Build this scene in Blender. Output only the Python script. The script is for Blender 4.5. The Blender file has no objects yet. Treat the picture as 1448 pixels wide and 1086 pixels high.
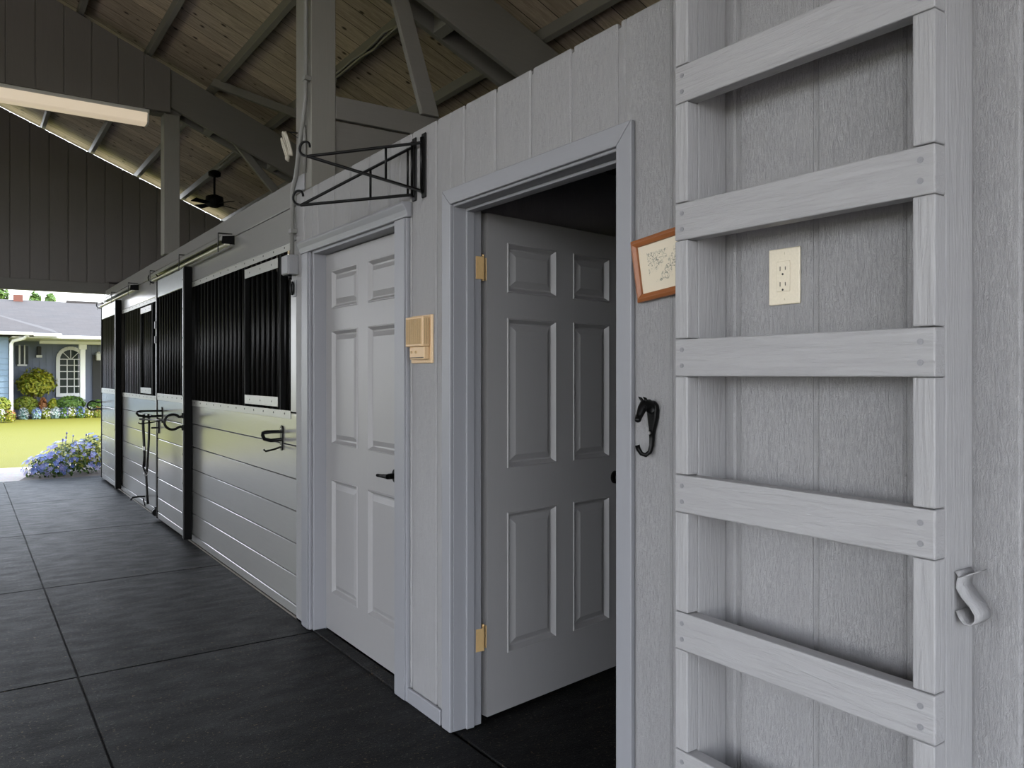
import bpy, bmesh, math, random
from math import sin, cos, pi, radians
from mathutils import Vector, Matrix
random.seed(7)
SC = bpy.context.scene
COL = SC.collection
SL = 0.4167                     # roof pitch 5:12

# ------------------------------------------------------------------ materials
def nt(name):
    m = bpy.data.materials.new(name); m.use_nodes = True
    t = m.node_tree; b = t.nodes['Principled BSDF']
    return m, t, b
def N(t, typ, **kw):
    n = t.nodes.new(typ)
    for k, v in kw.items():
        if k.startswith('i_'):
            key = k[2:]; key = int(key) if key.isdigit() else key.replace('_', ' ')
            n.inputs[key].default_value = v
        else: setattr(n, k, v)
    return n
def pos(t, sc):
    g = N(t, 'ShaderNodeNewGeometry'); mp = N(t, 'ShaderNodeMapping'); mp.inputs['Scale'].default_value = sc
    t.links.new(g.outputs['Position'], mp.inputs['Vector']); return mp.outputs['Vector']
def ramp(t, fac, stops):
    r = N(t, 'ShaderNodeValToRGB'); e = r.color_ramp.elements
    while len(e) < len(stops): e.new(0.5)
    for k, (p, c) in enumerate(stops):
        e[k].position = p; e[k].color = (c[0], c[1], c[2], 1) if hasattr(c, '__len__') else (c, c, c, 1)
    t.links.new(fac, r.inputs['Fac']); return r.outputs['Color']
def mixc(t, fac, a, b, mode='MIX'):
    x = N(t, 'ShaderNodeMix', data_type='RGBA', blend_type=mode)
    if hasattr(fac, 'links'): t.links.new(fac, x.inputs[0])
    else: x.inputs[0].default_value = fac
    for i, v in ((6, a), (7, b)):
        if hasattr(v, 'links'): t.links.new(v, x.inputs[i])
        else: x.inputs[i].default_value = (v[0], v[1], v[2], 1)
    return x.outputs[2]
def bump(t, b, h, s, d=0.002):
    n = N(t, 'ShaderNodeBump'); n.inputs['Strength'].default_value = s; n.inputs['Distance'].default_value = d
    t.links.new(h, n.inputs['Height']); t.links.new(n.outputs['Normal'], b.inputs['Normal'])
def noise(t, vec, scale, detail=4, rough=.55, dist=0.):
    n = N(t, 'ShaderNodeTexNoise'); n.inputs['Scale'].default_value = scale; n.inputs['Detail'].default_value = detail
    n.inputs['Roughness'].default_value = rough; n.inputs['Distortion'].default_value = dist
    t.links.new(vec, n.inputs['Vector']); return n.outputs['Fac']
def math_(t, op, a, b=0.5):
    n = N(t, 'ShaderNodeMath', operation=op)
    for i, v in ((0, a), (1, b)):
        if hasattr(v, 'links'): t.links.new(v, n.inputs[i])
        else: n.inputs[i].default_value = v
    return n.outputs[0]
GR = {'z': (1, 1, .07), 'y': (1, .07, 1), 'x': (.07, 1, 1), None: (1, 1, 1)}
def paint(name, col, rough=.5, grain='z', fine=110, bs=.35, var=.10, spec=.5, rough_sawn=False):
    m, t, b = nt(name)
    v = pos(t, GR[grain])
    n1 = noise(t, v, fine, 6, .68, 1.2)
    n2 = noise(t, pos(t, (1, 1, 1)), 2.3, 3)
    c = mixc(t, n1, [k * (1 - var) for k in col], [k * (1 + var) for k in col])
    c = mixc(t, math_(t, 'MULTIPLY', n2, .25), c, [k * .8 for k in col])
    t.links.new(c, b.inputs['Base Color']); b.inputs['Roughness'].default_value = rough
    b.inputs['Specular IOR Level'].default_value = spec
    if rough_sawn:
        n3 = noise(t, pos(t, [1.25 if k == 1 else .33 for k in GR[grain]]), 150, 4, .6, 3.2)
        n1 = math_(t, 'ADD', math_(t, 'MULTIPLY', n1, .55), math_(t, 'MULTIPLY', n3, .9))
    bump(t, b, n1, bs, .0035 if rough_sawn else .003); return m
def plain(name, col, rough=.5, metal=0., bs=0., bscale=200, spec=.5):
    m, t, b = nt(name)
    n1 = noise(t, pos(t, (1, 1, 1)), bscale, 3)
    c = mixc(t, n1, [k * .9 for k in col], [k * 1.1 for k in col])
    t.links.new(c, b.inputs['Base Color']); b.inputs['Roughness'].default_value = rough; b.inputs['Metallic'].default_value = metal
    b.inputs['Specular IOR Level'].default_value = spec
    if bs: bump(t, b, n1, bs, .001)
    return m
WALLC = (.342, .336, .338)
M = {}
M['wall'] = paint('grey_rough_sawn_paint', WALLC, .46, 'z', 120, 1., .18, .5, True)
M['wall_h'] = paint('grey_rough_sawn_paint_level', WALLC, .55, 'y', 120, .45, .13)
M['trim'] = paint('grey_trim_paint_upright', (.272, .274, .292), .42, 'z', 70, .12, .05)
M['trim_y'] = paint('grey_trim_paint_level', (.272, .274, .292), .42, 'y', 70, .12, .05)
M['door'] = paint('grey_door_paint', (.315, .307, .306), .42, 'z', 90, .07, .04)
M['rail'] = paint('light_grey_lumber_upright', (.338, .332, .335), .44, 'z', 70, 1., .2)
M['rung'] = paint('light_grey_lumber_level', (.338, .332, .335), .44, 'y', 70, .9, .17)
M['stall'] = paint('satin_pale_grey_planks', (.285, .28, .265), .20, 'y', 60, .14, .06, .6)
M['stall'].node_tree.nodes['Principled BSDF'].inputs['IOR'].default_value = 1.85
M['stall_z'] = paint('satin_pale_grey_upright', (.285, .28, .265), .28, 'z', 60, .2, .06)
M['flash'] = plain('pale_painted_flashing', (.40, .40, .36), .32, 0, .1, 60)
M['galv'] = plain('galvanised_sheet', (.42, .44, .45), .33, .85, .15, 30)
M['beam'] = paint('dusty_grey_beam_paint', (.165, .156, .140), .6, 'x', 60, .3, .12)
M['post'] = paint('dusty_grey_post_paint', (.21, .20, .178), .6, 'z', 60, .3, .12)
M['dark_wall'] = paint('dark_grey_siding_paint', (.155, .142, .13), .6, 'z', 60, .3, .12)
M['black'] = plain('black_powder_coat', (.003, .003, .003), .55, 0, .1, 150, .1)
M['bar'] = plain('black_steel_bar', (.004, .004, .004), .36, 0, .05, 150, .3)
M['iron'] = plain('black_wrought_iron', (.003, .003, .003), .36, 0, .2, 120, .2)
M['brass'] = plain('worn_brass', (.80, .54, .25), .45, .35, .25, 90)
M['steel'] = plain('bright_steel', (.6, .6, .6), .3, 1.)
M['alu'] = plain('bare_aluminium_track', (.55, .53, .45), .4, .7, .1, 60)
M['beige'] = plain('aged_beige_plastic', (.63, .44, .25), .45, 0)
M['beige_dark'] = plain('aged_beige_grille', (.47, .33, .17), .6, 0)
M['ivory'] = plain('ivory_plastic', (.68, .61, .47), .35, 0)
M['soot'] = plain('matt_black_steel', (.005, .005, .005), .7, 0, 0, 100, .1)
M['slot'] = plain('dark_slot', (.02, .018, .015), .6)
M['frame'] = paint('reddish_stained_wood', (.30, .105, .035), .38, 'y', 40, .15, .3)
M['cable'] = plain('grey_cable_sheath', (.22, .21, .19), .5)
M['conduit'] = plain('painted_conduit', (.2, .197, .185), .45)
M['cond_grey'] = plain('grey_painted_conduit', (.27, .27, .28), .42)
M['nail'] = plain('painted_screw_head', (.22, .22, .23), .4)
M['darkscrew'] = plain('dark_screw_head', (.05, .05, .045), .5)
M['rope'] = plain('pale_cord', (.5, .46, .38), .7)
M['leather'] = plain('black_leather', (.01, .009, .008), .5)
M['white'] = plain('white_exterior_paint', (.58, .58, .56), .5)
M['blue_clap'] = plain('blue_grey_clapboard', (.115, .165, .215), .6)
M['blue_side'] = plain('blue_grey_board_siding', (.125, .145, .195), .6)
M['glass'] = plain('dark_window_glass', (.02, .028, .022), .06)
M['brick'] = plain('red_brick', (.13, .045, .028), .8, 0, .3, 30)
M['soil'] = plain('dark_mulch', (.06, .042, .03), .9, 0, .5, 40)
M['inside'] = plain('near_black_shade_boards', (.03, .03, .03), .8)  # room shade put into the colour: near-black boards instead of wall grey
M['bark'] = plain('brown_bark', (.10, .07, .045), .9, 0, .4, 30)

def m_floor():
    m, t, b = nt('speckled_black_rubber')
    p = pos(t, (1, 1, 1))
    a = noise(t, p, 60, 1, .5, .5); k = noise(t, p, 75, 1, .5)
    line = math_(t, 'LESS_THAN', math_(t, 'ABSOLUTE', math_(t, 'SUBTRACT', a, .5)), .028)
    keep = math_(t, 'GREATER_THAN', k, .60)
    fac = math_(t, 'MULTIPLY', line, keep)
    tone = noise(t, p, 9, 2)
    fl = ramp(t, tone, [(.3, (.17, .115, .06)), (.5, (.10, .08, .055)), (.7, (.08, .085, .095))])
    big = noise(t, pos(t, (1, 2.2, 1)), 1.7, 5, .6)
    base = ramp(t, big, [(.3, (.0045, .0045, .0046)), (.72, (.009, .009, .0092))])
    c = mixc(t, math_(t, 'MULTIPLY', fac, .75), base, fl)
    t.links.new(c, b.inputs['Base Color'])
    w = noise(t, pos(t, (.7, 2., 1)), 34, 5, .7, 2.2)
    r = ramp(t, noise(t, pos(t, (1, 2.5, 1)), 5, 4), [(.3, .43), (.7, .57)])
    t.links.new(r, b.inputs['Roughness']); b.inputs['Specular IOR Level'].default_value = .10
    bump(t, b, w, .75, .006); return m
M['rubber'] = m_floor()

def m_deck(name, dx):
    # planks run up the slope: one plank per 0.19 m along the aisle
    m, t, b = nt(name)
    g = N(t, 'ShaderNodeNewGeometry'); s = N(t, 'ShaderNodeSeparateXYZ'); t.links.new(g.outputs['Position'], s.inputs[0])
    u = math_(t, 'DIVIDE', s.outputs['Y'], .19); fl = math_(t, 'FLOOR', u); fr = math_(t, 'FRACT', u)
    wn = N(t, 'ShaderNodeTexWhiteNoise', noise_dimensions='1D'); t.links.new(fl, wn.inputs['W'])
    grain = noise(t, pos(t, (.10, 1, .2)), 46, 5, .65, .6)
    c = ramp(t, grain, [(.25, (.28, .23, .178)), (.5, (.47, .39, .315)), (.75, (.66, .56, .465))])
    tint = ramp(t, wn.outputs['Value'], [(0, (.72, .70, .67)), (.5, (.9, .88, .85)), (1, (1.08, 1.05, 1.0))])
    c = mixc(t, 1., c, tint, 'MULTIPLY')
    vo = N(t, 'ShaderNodeTexVoronoi'); vo.inputs['Scale'].default_value = 8.; t.links.new(pos(t, (.8, 1, .3)), vo.inputs['Vector'])
    kn = ramp(t, vo.outputs['Distance'], [(.08, 1), (.17, 0)])
    c = mixc(t, kn, c, (.045, .03, .02))
    seam = math_(t, 'LESS_THAN', fr, .035); c = mixc(t, seam, c, (.02, .016, .012))
    t.links.new(c, b.inputs['Base Color']); b.inputs['Roughness'].default_value = .7
    h = math_(t, 'SUBTRACT', grain, math_(t, 'MULTIPLY', seam, 1.5)); bump(t, b, h, .5, .004); return m
M['deck'] = m_deck('knotty_roof_planks', 1)

def m_lawn():
    m, t, b = nt('sunny_lawn_grass')
    p = pos(t, (1, 1, 1)); n1 = noise(t, p, 60, 4); n2 = noise(t, p, .55, 4)
    c = mixc(t, n2, (.105, .104, .011), (.143, .129, .016)); c2 = mixc(t, n1, (.088, .094, .008), (.157, .140, .019))
    t.links.new(mixc(t, .45, c, c2), b.inputs['Base Color']); b.inputs['Roughness'].default_value = .8
    b.inputs['Specular IOR Level'].default_value = .2; bump(t, b, n1, .8, .02); return m
M['lawn'] = m_lawn()
def m_path():
    m, t, b = nt('pale_pebble_path')
    vo = N(t, 'ShaderNodeTexVoronoi'); vo.inputs['Scale'].default_value = 45; t.links.new(pos(t, (1, 1, 1)), vo.inputs['Vector'])
    c = mixc(t, noise(t, pos(t, (1, 1, 1)), 7), (.26, .21, .18), (.38, .33, .29)); c = mixc(t, .25, c, vo.outputs['Color'], 'MULTIPLY')
    t.links.new(c, b.inputs['Base Color']); b.inputs['Roughness'].default_value = .9; bump(t, b, vo.outputs['Distance'], .5, .01); return m
M['path'] = m_path()
def m_shingle():
    m, t, b = nt('weathered_grey_shingles')
    br = N(t, 'ShaderNodeTexBrick'); br.inputs['Scale'].default_value = 1; br.inputs['Brick Width'].default_value = .35; br.inputs['Row Height'].default_value = .16
    br.inputs['Mortar Size'].default_value = .012
    br.inputs['Color1'].default_value = (.028, .0255, .024, 1); br.inputs['Color2'].default_value = (.050, .044, .041, 1); br.inputs['Mortar'].default_value = (.024, .022, .022, 1)
    t.links.new(pos(t, (1, 1, 1)), br.inputs['Vector'])
    c = mixc(t, noise(t, pos(t, (1, 1, 1)), 1.2, 4), br.outputs['Color'], (.042, .032, .027))
    t.links.new(c, b.inputs['Base Color']); b.inputs['Roughness'].default_value = .85; return m
M['shingle'] = m_shingle()
def m_leaf(name, c1, c2, scale=9):
    m, t, b = nt(name)
    c = mixc(t, ramp(t, noise(t, pos(t, (1, 1, 1)), scale, 3), [(.35, 0.), (.65, 1.)]), c1, c2)
    t.links.new(c, b.inputs['Base Color']); b.inputs['Roughness'].default_value = .55; b.inputs['Specular IOR Level'].default_value = .3
    b.inputs['Subsurface Weight'].default_value = .0; return m
M['leaf_yellow'] = m_leaf('yellow_green_leaf', (.10, .14, .01), (.26, .235, .015))
M['leaf_lime'] = m_leaf('lime_hedge_leaf', (.11, .15, .012), (.20, .21, .022))
M['leaf_green'] = m_leaf('mid_green_leaf', (.04, .09, .013), (.095, .155, .022))
M['leaf_dark'] = m_leaf('dark_green_leaf', (.022, .055, .012), (.07, .13, .018))
M['leaf_rust'] = m_leaf('rust_red_leaf', (.19, .06, .02), (.25, .12, .035))
M['leaf_teal'] = m_leaf('silvery_teal_leaf', (.12, .22, .19), (.30, .36, .31))
M['blossom_white'] = m_leaf('white_blossom', (.45, .45, .42), (.5, .48, .45))
M['blossom_blue'] = m_leaf('blue_blossom', (.075, .11, .34), (.20, .25, .48), 14)
M['blossom_lilac'] = m_leaf('lilac_blossom', (.14, .11, .32), (.32, .33, .48), 14)
def m_light():
    m, t, b = nt('lit_fluorescent_diffuser')
    b.inputs['Base Color'].default_value = (.85, .8, .7, 1); b.inputs['Roughness'].default_value = .4
    b.inputs['Emission Color'].default_value = (1., .80, .58, 1); b.inputs['Emission Strength'].default_value = .12; return m
M['light'] = m_light()
def m_print():
    # faint ink sketch of trees on cream paper
    m, t, b = nt('ink_sketch_on_cream_paper')
    g = N(t, 'ShaderNodeTexCoord'); p = g.outputs['Object']
    mp = N(t, 'ShaderNodeMapping'); mp.inputs['Scale'].default_value = (1, 1, 1); t.links.new(p, mp.inputs['Vector'])
    n1 = noise(t, mp.outputs['Vector'], 85, 5, .65, 2.5); n2 = noise(t, mp.outputs['Vector'], 22, 3)
    ink = math_(t, 'MULTIPLY', ramp(t, n1, [(.50, 0.), (.58, 1.)]), ramp(t, n2, [(.44, 0.), (.52, 1.)]))
    s = N(t, 'ShaderNodeSeparateXYZ'); t.links.new(p, s.inputs[0])
    gy = math_(t, 'LESS_THAN', math_(t, 'ABSOLUTE', s.outputs['Y']), .070); gz = math_(t, 'LESS_THAN', math_(t, 'ABSOLUTE', s.outputs['Z']), .042)
    ink = math_(t, 'MULTIPLY', ink, math_(t, 'MULTIPLY', gy, gz))
    c = mixc(t, math_(t, 'MULTIPLY', ink, .85), (.70, .62, .48), (.10, .13, .12))
    t.links.new(c, b.inputs['Base Color']); b.inputs['Roughness'].default_value = .25; return m
M['print'] = m_print()

# ------------------------------------------------------------------ mesh helpers
class MB:
    def __init__(s): s.v = []; s.f = []; s.sm = []
    def add(s, vs, fs, smooth=False):
        b = len(s.v); s.v += [tuple(v) for v in vs]; s.f += [tuple(i + b for i in f) for f in fs]; s.sm += [smooth] * len(fs); return s
    def box(s, x0, x1, y0, y1, z0, z1):
        x0, x1 = sorted((x0, x1)); y0, y1 = sorted((y0, y1)); z0, z1 = sorted((z0, z1))
        return s.add([(x, y, z) for x in (x0, x1) for y in (y0, y1) for z in (z0, z1)],
                     [(0, 1, 3, 2), (4, 6, 7, 5), (0, 4, 5, 1), (2, 3, 7, 6), (0, 2, 6, 4), (1, 5, 7, 3)])
    def prism(s, poly, d):            # poly: 3D points (planar, any winding), d: extrusion vector
        n = len(poly); P = [Vector(p) for p in poly]; D = Vector(d)
        nr = Vector((0, 0, 0))
        for i in range(n): nr += P[i].cross(P[(i + 1) % n])
        if nr.dot(D) > 0: P.reverse()
        vs = P + [p + D for p in P]
        fs = [tuple(range(n)), tuple(range(2 * n - 1, n - 1, -1))] + [(i + n, (i + 1) % n + n, (i + 1) % n, i) for i in range(n)]
        return s.add(vs, fs)
    def beam(s, a, b, w, h, up=(0, 0, 1)):   # rectangular bar from a to b, w across, h along 'up'
        a = Vector(a); b = Vector(b); d = (b - a).normalized(); u = Vector(up); sd = d.cross(u).normalized(); u = sd.cross(d)
        q = [sd * (w / 2) * i + u * (h / 2) * j for i, j in ((-1, -1), (1, -1), (1, 1), (-1, 1))]
        return s.prism([a + k for k in q], b - a)
    def tube(s, path, r, n=10, closed=False, flat=None):
        P = [Vector(p) for p in path]; L = len(P); rs = r if hasattr(r, '__len__') else [r] * L
        rings = []; prev = None
        for i, p in enumerate(P):
            if closed: d = (P[(i + 1) % L] - P[i - 1]).normalized()
            else: d = (P[min(i + 1, L - 1)] - P[max(i - 1, 0)]).normalized()
            if prev is None:
                ref = Vector((0, 0, 1)) if abs(d.z) < .9 else Vector((0, 1, 0)); x = d.cross(ref).normalized()
            else: x = (prev - d * prev.dot(d)).normalized()
            prev = x; y = d.cross(x)
            rings.append([p + (x * cos(2 * pi * k / n) + y * sin(2 * pi * k / n)) * rs[i] for k in range(n)])
        vs = [v for q in rings for v in q]; fs = []
        for i in range(L if closed else L - 1):
            j = (i + 1) % L
            for k in range(n): fs.append((i * n + k, j * n + k, j * n + (k + 1) % n, i * n + (k + 1) % n))
        s.add(vs, fs, True)
        if not closed:
            b = len(s.v) - len(vs)
            s.f += [tuple(b + k for k in range(n))[::-1], tuple(b + (L - 1) * n + k for k in range(n))]; s.sm += [False, False]
        return s
    def ribbon(s, path, wdir, w, t):       # flat strap following path
        P = [Vector(p) for p in path]; W = Vector(wdir).normalized()
        vs = []; L = len(P)
        for i, p in enumerate(P):
            d = (P[min(i + 1, L - 1)] - P[max(i - 1, 0)]).normalized(); nn = d.cross(W).normalized()
            vs += [p - W * w / 2 - nn * t / 2, p + W * w / 2 - nn * t / 2, p + W * w / 2 + nn * t / 2, p - W * w / 2 + nn * t / 2]
        fs = [(3, 2, 1, 0), tuple(4 * (L - 1) + k for k in range(4))]
        for i in range(L - 1):
            for k in range(4): fs.append((4 * i + k, 4 * i + (k + 1) % 4, 4 * i + 4 + (k + 1) % 4, 4 * i + 4 + k))
        return s.add(vs, fs, True)
    def disc(s, c, nrm, r, h, n=14):
        c = Vector(c); d = Vector(nrm).normalized(); return s.tube([c, c + d * h], r, n)
    def ball(s, c, r, n=10, m=7):
        rx, ry, rz = r if hasattr(r, '__len__') else (r, r, r)
        vs = [(c[0] + rx * sin(pi * i / m) * cos(2 * pi * j / n), c[1] + ry * sin(pi * i / m) * sin(2 * pi * j / n), c[2] + rz * cos(pi * i / m)) for i in range(m + 1) for j in range(n)]
        fs = [(i * n + j, (i + 1) * n + j, (i + 1) * n + (j + 1) % n, i * n + (j + 1) % n) for i in range(m) for j in range(n)]
        return s.add(vs, fs, True)
    def build(s, name, mat, parent=None, bevel=0., origin=None, seg=1):
        o0 = Vector(origin) if origin is not None else (Vector(parent['o0']) if parent is not None and 'o0' in parent else Vector((0, 0, 0)))
        me = bpy.data.meshes.new(name); me.from_pydata([tuple(Vector(v) - o0) for v in s.v], [], s.f); me.validate()
        for p, q in zip(me.polygons, s.sm): p.use_smooth = q
        for mt in (mat if isinstance(mat, (list, tuple)) else [mat]): me.materials.append(mt)
        o = bpy.data.objects.new(name, me); COL.objects.link(o)
        if parent is not None: o.parent = parent; o.location = (0, 0, 0)
        else: o.location = o0
        if parent is not None: o['o0'] = list(o0)
        if bevel:
            b = o.modifiers.new('edge', 'BEVEL'); b.width = bevel; b.segments = seg; b.limit_method = 'ANGLE'; b.angle_limit = radians(40)
        return o
def tag(o, label=None, cat=None, group=None, kind=None):
    if label: o['label'] = label
    if cat: o['category'] = cat
    if group: o['group'] = group
    if kind: o['kind'] = kind
    return o
def thing(name, loc, label, cat, group=None, kind=None):
    e = bpy.data.objects.new(name, None); COL.objects.link(e); e.location = loc; e['o0'] = list(loc); e.empty_display_size = .05
    return tag(e, label, cat, group, kind)
def struct(name, mb, mat, bevel=0., label=None, cat=None):
    o = mb.build(name, mat, None, bevel); o['kind'] = 'structure'
    return tag(o, label, cat)
def arc(c, r, a0, a1, n, ax1, ax2):
    c = Vector(c); A = Vector(ax1); B = Vector(ax2)
    return [c + (A * cos(radians(a0 + (a1 - a0) * i / n)) + B * sin(radians(a0 + (a1 - a0) * i / n))) * r for i in range(n + 1)]

# ------------------------------------------------------------------ camera (stands in the aisle, 1.56 m off the wall)
CAM = Vector((-1.56, 0, 1.385)); F = 1115.; YAW = radians(34.9)
cd = bpy.data.cameras.new('camera'); co = bpy.data.objects.new('camera', cd); COL.objects.link(co)
co.location = CAM; co.rotation_euler = (pi / 2, 0, -YAW)
cd.lens = 36 * F / 1448; cd.sensor_width = 36; cd.shift_y = -13 / 1448; cd.clip_start = .05; cd.clip_end = 400
SC.camera = co
def far(u, v, y):               # survey: where a point seen in the photo stands if it is y metres down the aisle
    k = (u - 724) / F; dx = sin(YAW) + k * cos(YAW); dy = cos(YAW) - k * sin(YAW); t = y / dy
    return Vector((CAM.x + t * dx, y, CAM.z + t * (530 - v) / F))

# ------------------------------------------------------------------ floor, ground
struct('floor', MB().box(-6, 3.75, -3.6, 12.1, -.30, -.012), M['rubber'])
rows = [2.25, 4.10, 5.93, 7.97, 9.98, 12.15]
rl = ['nearest the camera', 'second from the camera', 'third from the camera', 'fourth from the camera', 'by the garden opening']
for i in range(5):
    for j, (xa, xb, w) in enumerate(((-1.119, .0, 'along the stalls'), (-2.95, -1.123, 'in the aisle middle'))):
        mb = MB().box(xa, xb - .002, rows[i] + .003, rows[i + 1] - .004, -.012, 0)
        tag(mb.build('rubber_mat', M['rubber'], None, .004, ((xa + xb) / 2, (rows[i] + rows[i + 1]) / 2, -.012)),
            'black speckled rubber floor mat %s, %s' % (w, rl[i]), 'floor mat', 'rubber floor mats')
tag(MB().box(.012, 3.0, 1.0, 2.90, -.012, 0).build('rubber_mat', M['rubber'], None, .004, (1.5, 1.9, -.012)),
    'black speckled rubber floor mat inside the dark room behind the open door', 'floor mat', 'rubber floor mats')
g = MB().box(-60, 60, -40, 75, -.5, -.05); struct('lawn', g, M['lawn'], label='bright yellow green lawn between barn and house', cat='lawn')
struct('path', MB().box(-9, 7, 12.1, 14.15, -.2, -.025), M['path'], label='pale pebble path outside the barn opening', cat='path')
struct('ground', MB().box(-14, 8, -16, -3.6, -.2, -.02).box(-14, -6, -3.6, 9, -.2, -.02), M['path'])  # unseen gravel added around the barn to keep bounce light neutral

# ------------------------------------------------------------------ siding walls
def cut_rect(y0, y1, z0, z1, holes):
    out = [(y0, y1, z0, z1)]
    for (a, b, c, d) in holes:
        nx = []
        for (p, q, r, s) in out:
            if b <= p or a >= q or d <= r or c >= s: nx.append((p, q, r, s)); continue
            if a > p: nx.append((p, a, r, s))
            if b < q: nx.append((b, q, r, s))
            p2, q2 = max(p, a), min(q, b)
            if c > r: nx.append((p2, q2, r, c))
            if d < s: nx.append((p2, q2, d, s))
        out = nx
    return [t for t in out if t[1] - t[0] > .004 and t[3] - t[2] > .004]
D1 = (3.085, 4.125, -1, 2.062); D2 = (1.668, 2.652, -1, 2.062)
TOPZ = 2.408
mb = MB(); gy = [2.55 + .2133 * k for k in range(-31, 10)]
gy = [g_ for g_ in gy if -3.2 < g_ < 4.392]; ed = [-3.2] + gy + [4.392]
for a, b in zip(ed[:-1], ed[1:]):
    for (p, q, r, s) in cut_rect(a + .0068, b - .0068, 0, TOPZ, [D1, D2]): mb.box(0, .022, p, q, r, s)
for (p, q, r, s) in cut_rect(-3.2, 4.39, 0, TOPZ - .012, [D1, D2]): mb.box(.0072, .095, p, q, r, s)
struct('wall_right', mb, M['wall'], .0055, 'grey rough sawn plywood wall with upright grooves holding both doors', 'wall')
# rooms and stalls behind the wall
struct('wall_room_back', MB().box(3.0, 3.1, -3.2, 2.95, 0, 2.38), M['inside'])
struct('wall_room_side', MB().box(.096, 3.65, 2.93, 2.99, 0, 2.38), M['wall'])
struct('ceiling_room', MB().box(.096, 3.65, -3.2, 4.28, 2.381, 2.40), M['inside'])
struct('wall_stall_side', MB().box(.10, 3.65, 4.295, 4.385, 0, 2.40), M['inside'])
struct('wall_stall_middle', MB().box(.14, 3.65, 8.06, 8.16, 0, 2.45), M['inside'])
struct('wall_outer', MB().box(3.66, 3.8, -3.2, 11.86, 0, 2.72), M['inside'])
struct('wall_stall_end', MB().box(.047, 3.65, 11.70, 11.85, 0, 2.62), M['dark_wall'])
# baseboard between the doors, casings
struct('baseboard_right', MB().box(-.016, -.001, 2.712, 3.04, 0, .062), M['trim_y'], .003)

def casing(name, y0, y1, zt, w, wt, head, label):
    r = thing(name, (0, y0, 0), label, 'door frame'); r['kind'] = 'structure'
    for ya, yb in ((y0 - w, y0), (y1, y1 + w)):
        if head: m = MB().box(-.018, -.0006, ya, yb, .002, zt + .001)
        else:
            inn, outr = (yb, ya) if ya < y0 else (ya, yb)
            m = MB().prism([(-.018, inn, .002), (-.018, outr, .002), (-.018, outr, zt + wt), (-.018, inn, zt)], (.0174, 0, 0))
        if head: m.box(-.024, -.0182, ya + .012, yb - .03 if ya > y0 else yb - .012, .004, zt)
        m.build('side_casing', M['trim'], r, .004, seg=2)
    m = MB()
    if head:
        P = [(-.0006, zt + wt), (-.040, zt + wt), (-.044, zt + wt - .012), (-.030, zt + wt * .45), (-.024, zt + .012), (-.024, zt + .002), (-.0006, zt + .002)]
        m.prism([(x, y0 - w - .012, z) for x, z in P], (0, y1 - y0 + 2 * w + .024, 0))
    else: m.prism([(-.018, y0 - w + .001, zt + wt), (-.018, y0 + .001, zt + .0005), (-.018, y1 - .001, zt + .0005), (-.018, y1 + w - .001, zt + wt)], (.0174, 0, 0))
    m.build('head_casing', M['trim_y'], r, .004, seg=2)
    return r
def jambs(r, y0, y1, zt, x1, stop):
    for ya, yb, sg in ((y0, y0 + .022, 1), (y1 - .022, y1, -1)):
        MB().box(-.003, x1, ya, yb, .002, zt).build('side_jamb', M['trim'], r, .003)
        if stop:
            e = (yb, yb + .012) if sg > 0 else (ya - .012, ya)
            MB().box(stop[0], stop[1], e[0], e[1], .003, zt - .034).build('door_stop', M['trim'], r, .002)
    MB().box(-.003, x1, y0 + .0225, y1 - .0225, zt - .022, zt).build('head_jamb', M['trim_y'], r, .003)
    if stop: MB().box(stop[0], stop[1], y0 + .0225, y1 - .0225, zt - .034, zt - .0225).build('door_stop', M['trim_y'], r, .002)

def leaf(parent, O, e, n, w, h, panels, th=.035):
    """raised six-panel door slab; O lower hinge corner of the seen face, e along the face, n out of it"""
    O = Vector(O); e = Vector(e); n = Vector(n); Z = Vector((0, 0, 1)); m = MB()
    def P(a, z, d=0): return O + e * a + Z * z + n * d
    flip = e.cross(Z).dot(n) < 0
    def q(*pts): m.add(pts, [(3, 2, 1, 0) if flip else (0, 1, 2, 3)])
    us = sorted({0, w} | {p[0] for p in panels} | {p[1] for p in panels}); zs = sorted({0, h} | {p[2] for p in panels} | {p[3] for p in panels})
    for i in range(len(us) - 1):
        for j in range(len(zs) - 1):
            cu, cz = (us[i] + us[i + 1]) / 2, (zs[j] + zs[j + 1]) / 2
            if any(p[0] < cu < p[1] and p[2] < cz < p[3] for p in panels): continue
            q(P(us[i], zs[j]), P(us[i + 1], zs[j]), P(us[i + 1], zs[j + 1]), P(us[i], zs[j + 1]))
    for (a, b, c, d) in panels:
        R = [(0, 0), (.003, .004), (.006, .004), (.020, -.015), (.027, -.016), (.050, -.004), (.052, -.003)]
        for (i0, d0), (i1, d1) in zip(R[:-1], R[1:]):
            A = [P(a + i0, c + i0, d0), P(b - i0, c + i0, d0), P(b - i0, d - i0, d0), P(a + i0, d - i0, d0)]
            B = [P(a + i1, c + i1, d1), P(b - i1, c + i1, d1), P(b - i1, d - i1, d1), P(a + i1, d - i1, d1)]
            for k in range(4): q(A[k], A[(k + 1) % 4], B[(k + 1) % 4], B[k])
        q(*B)
    q(P(0, 0, -th), P(0, h, -th), P(w, h, -th), P(w, 0, -th))
    q(P(0, 0, -th), P(0, 0), P(0, h), P(0, h, -th)); q(P(w, 0), P(w, 0, -th), P(w, h, -th), P(w, h))
    q(P(0, h), P(w, h), P(w, h, -th), P(0, h, -th)); q(P(0, 0, -th), P(w, 0, -th), P(w, 0), P(0, 0))
    return m.build('door_leaf', M['door'], parent)
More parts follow.
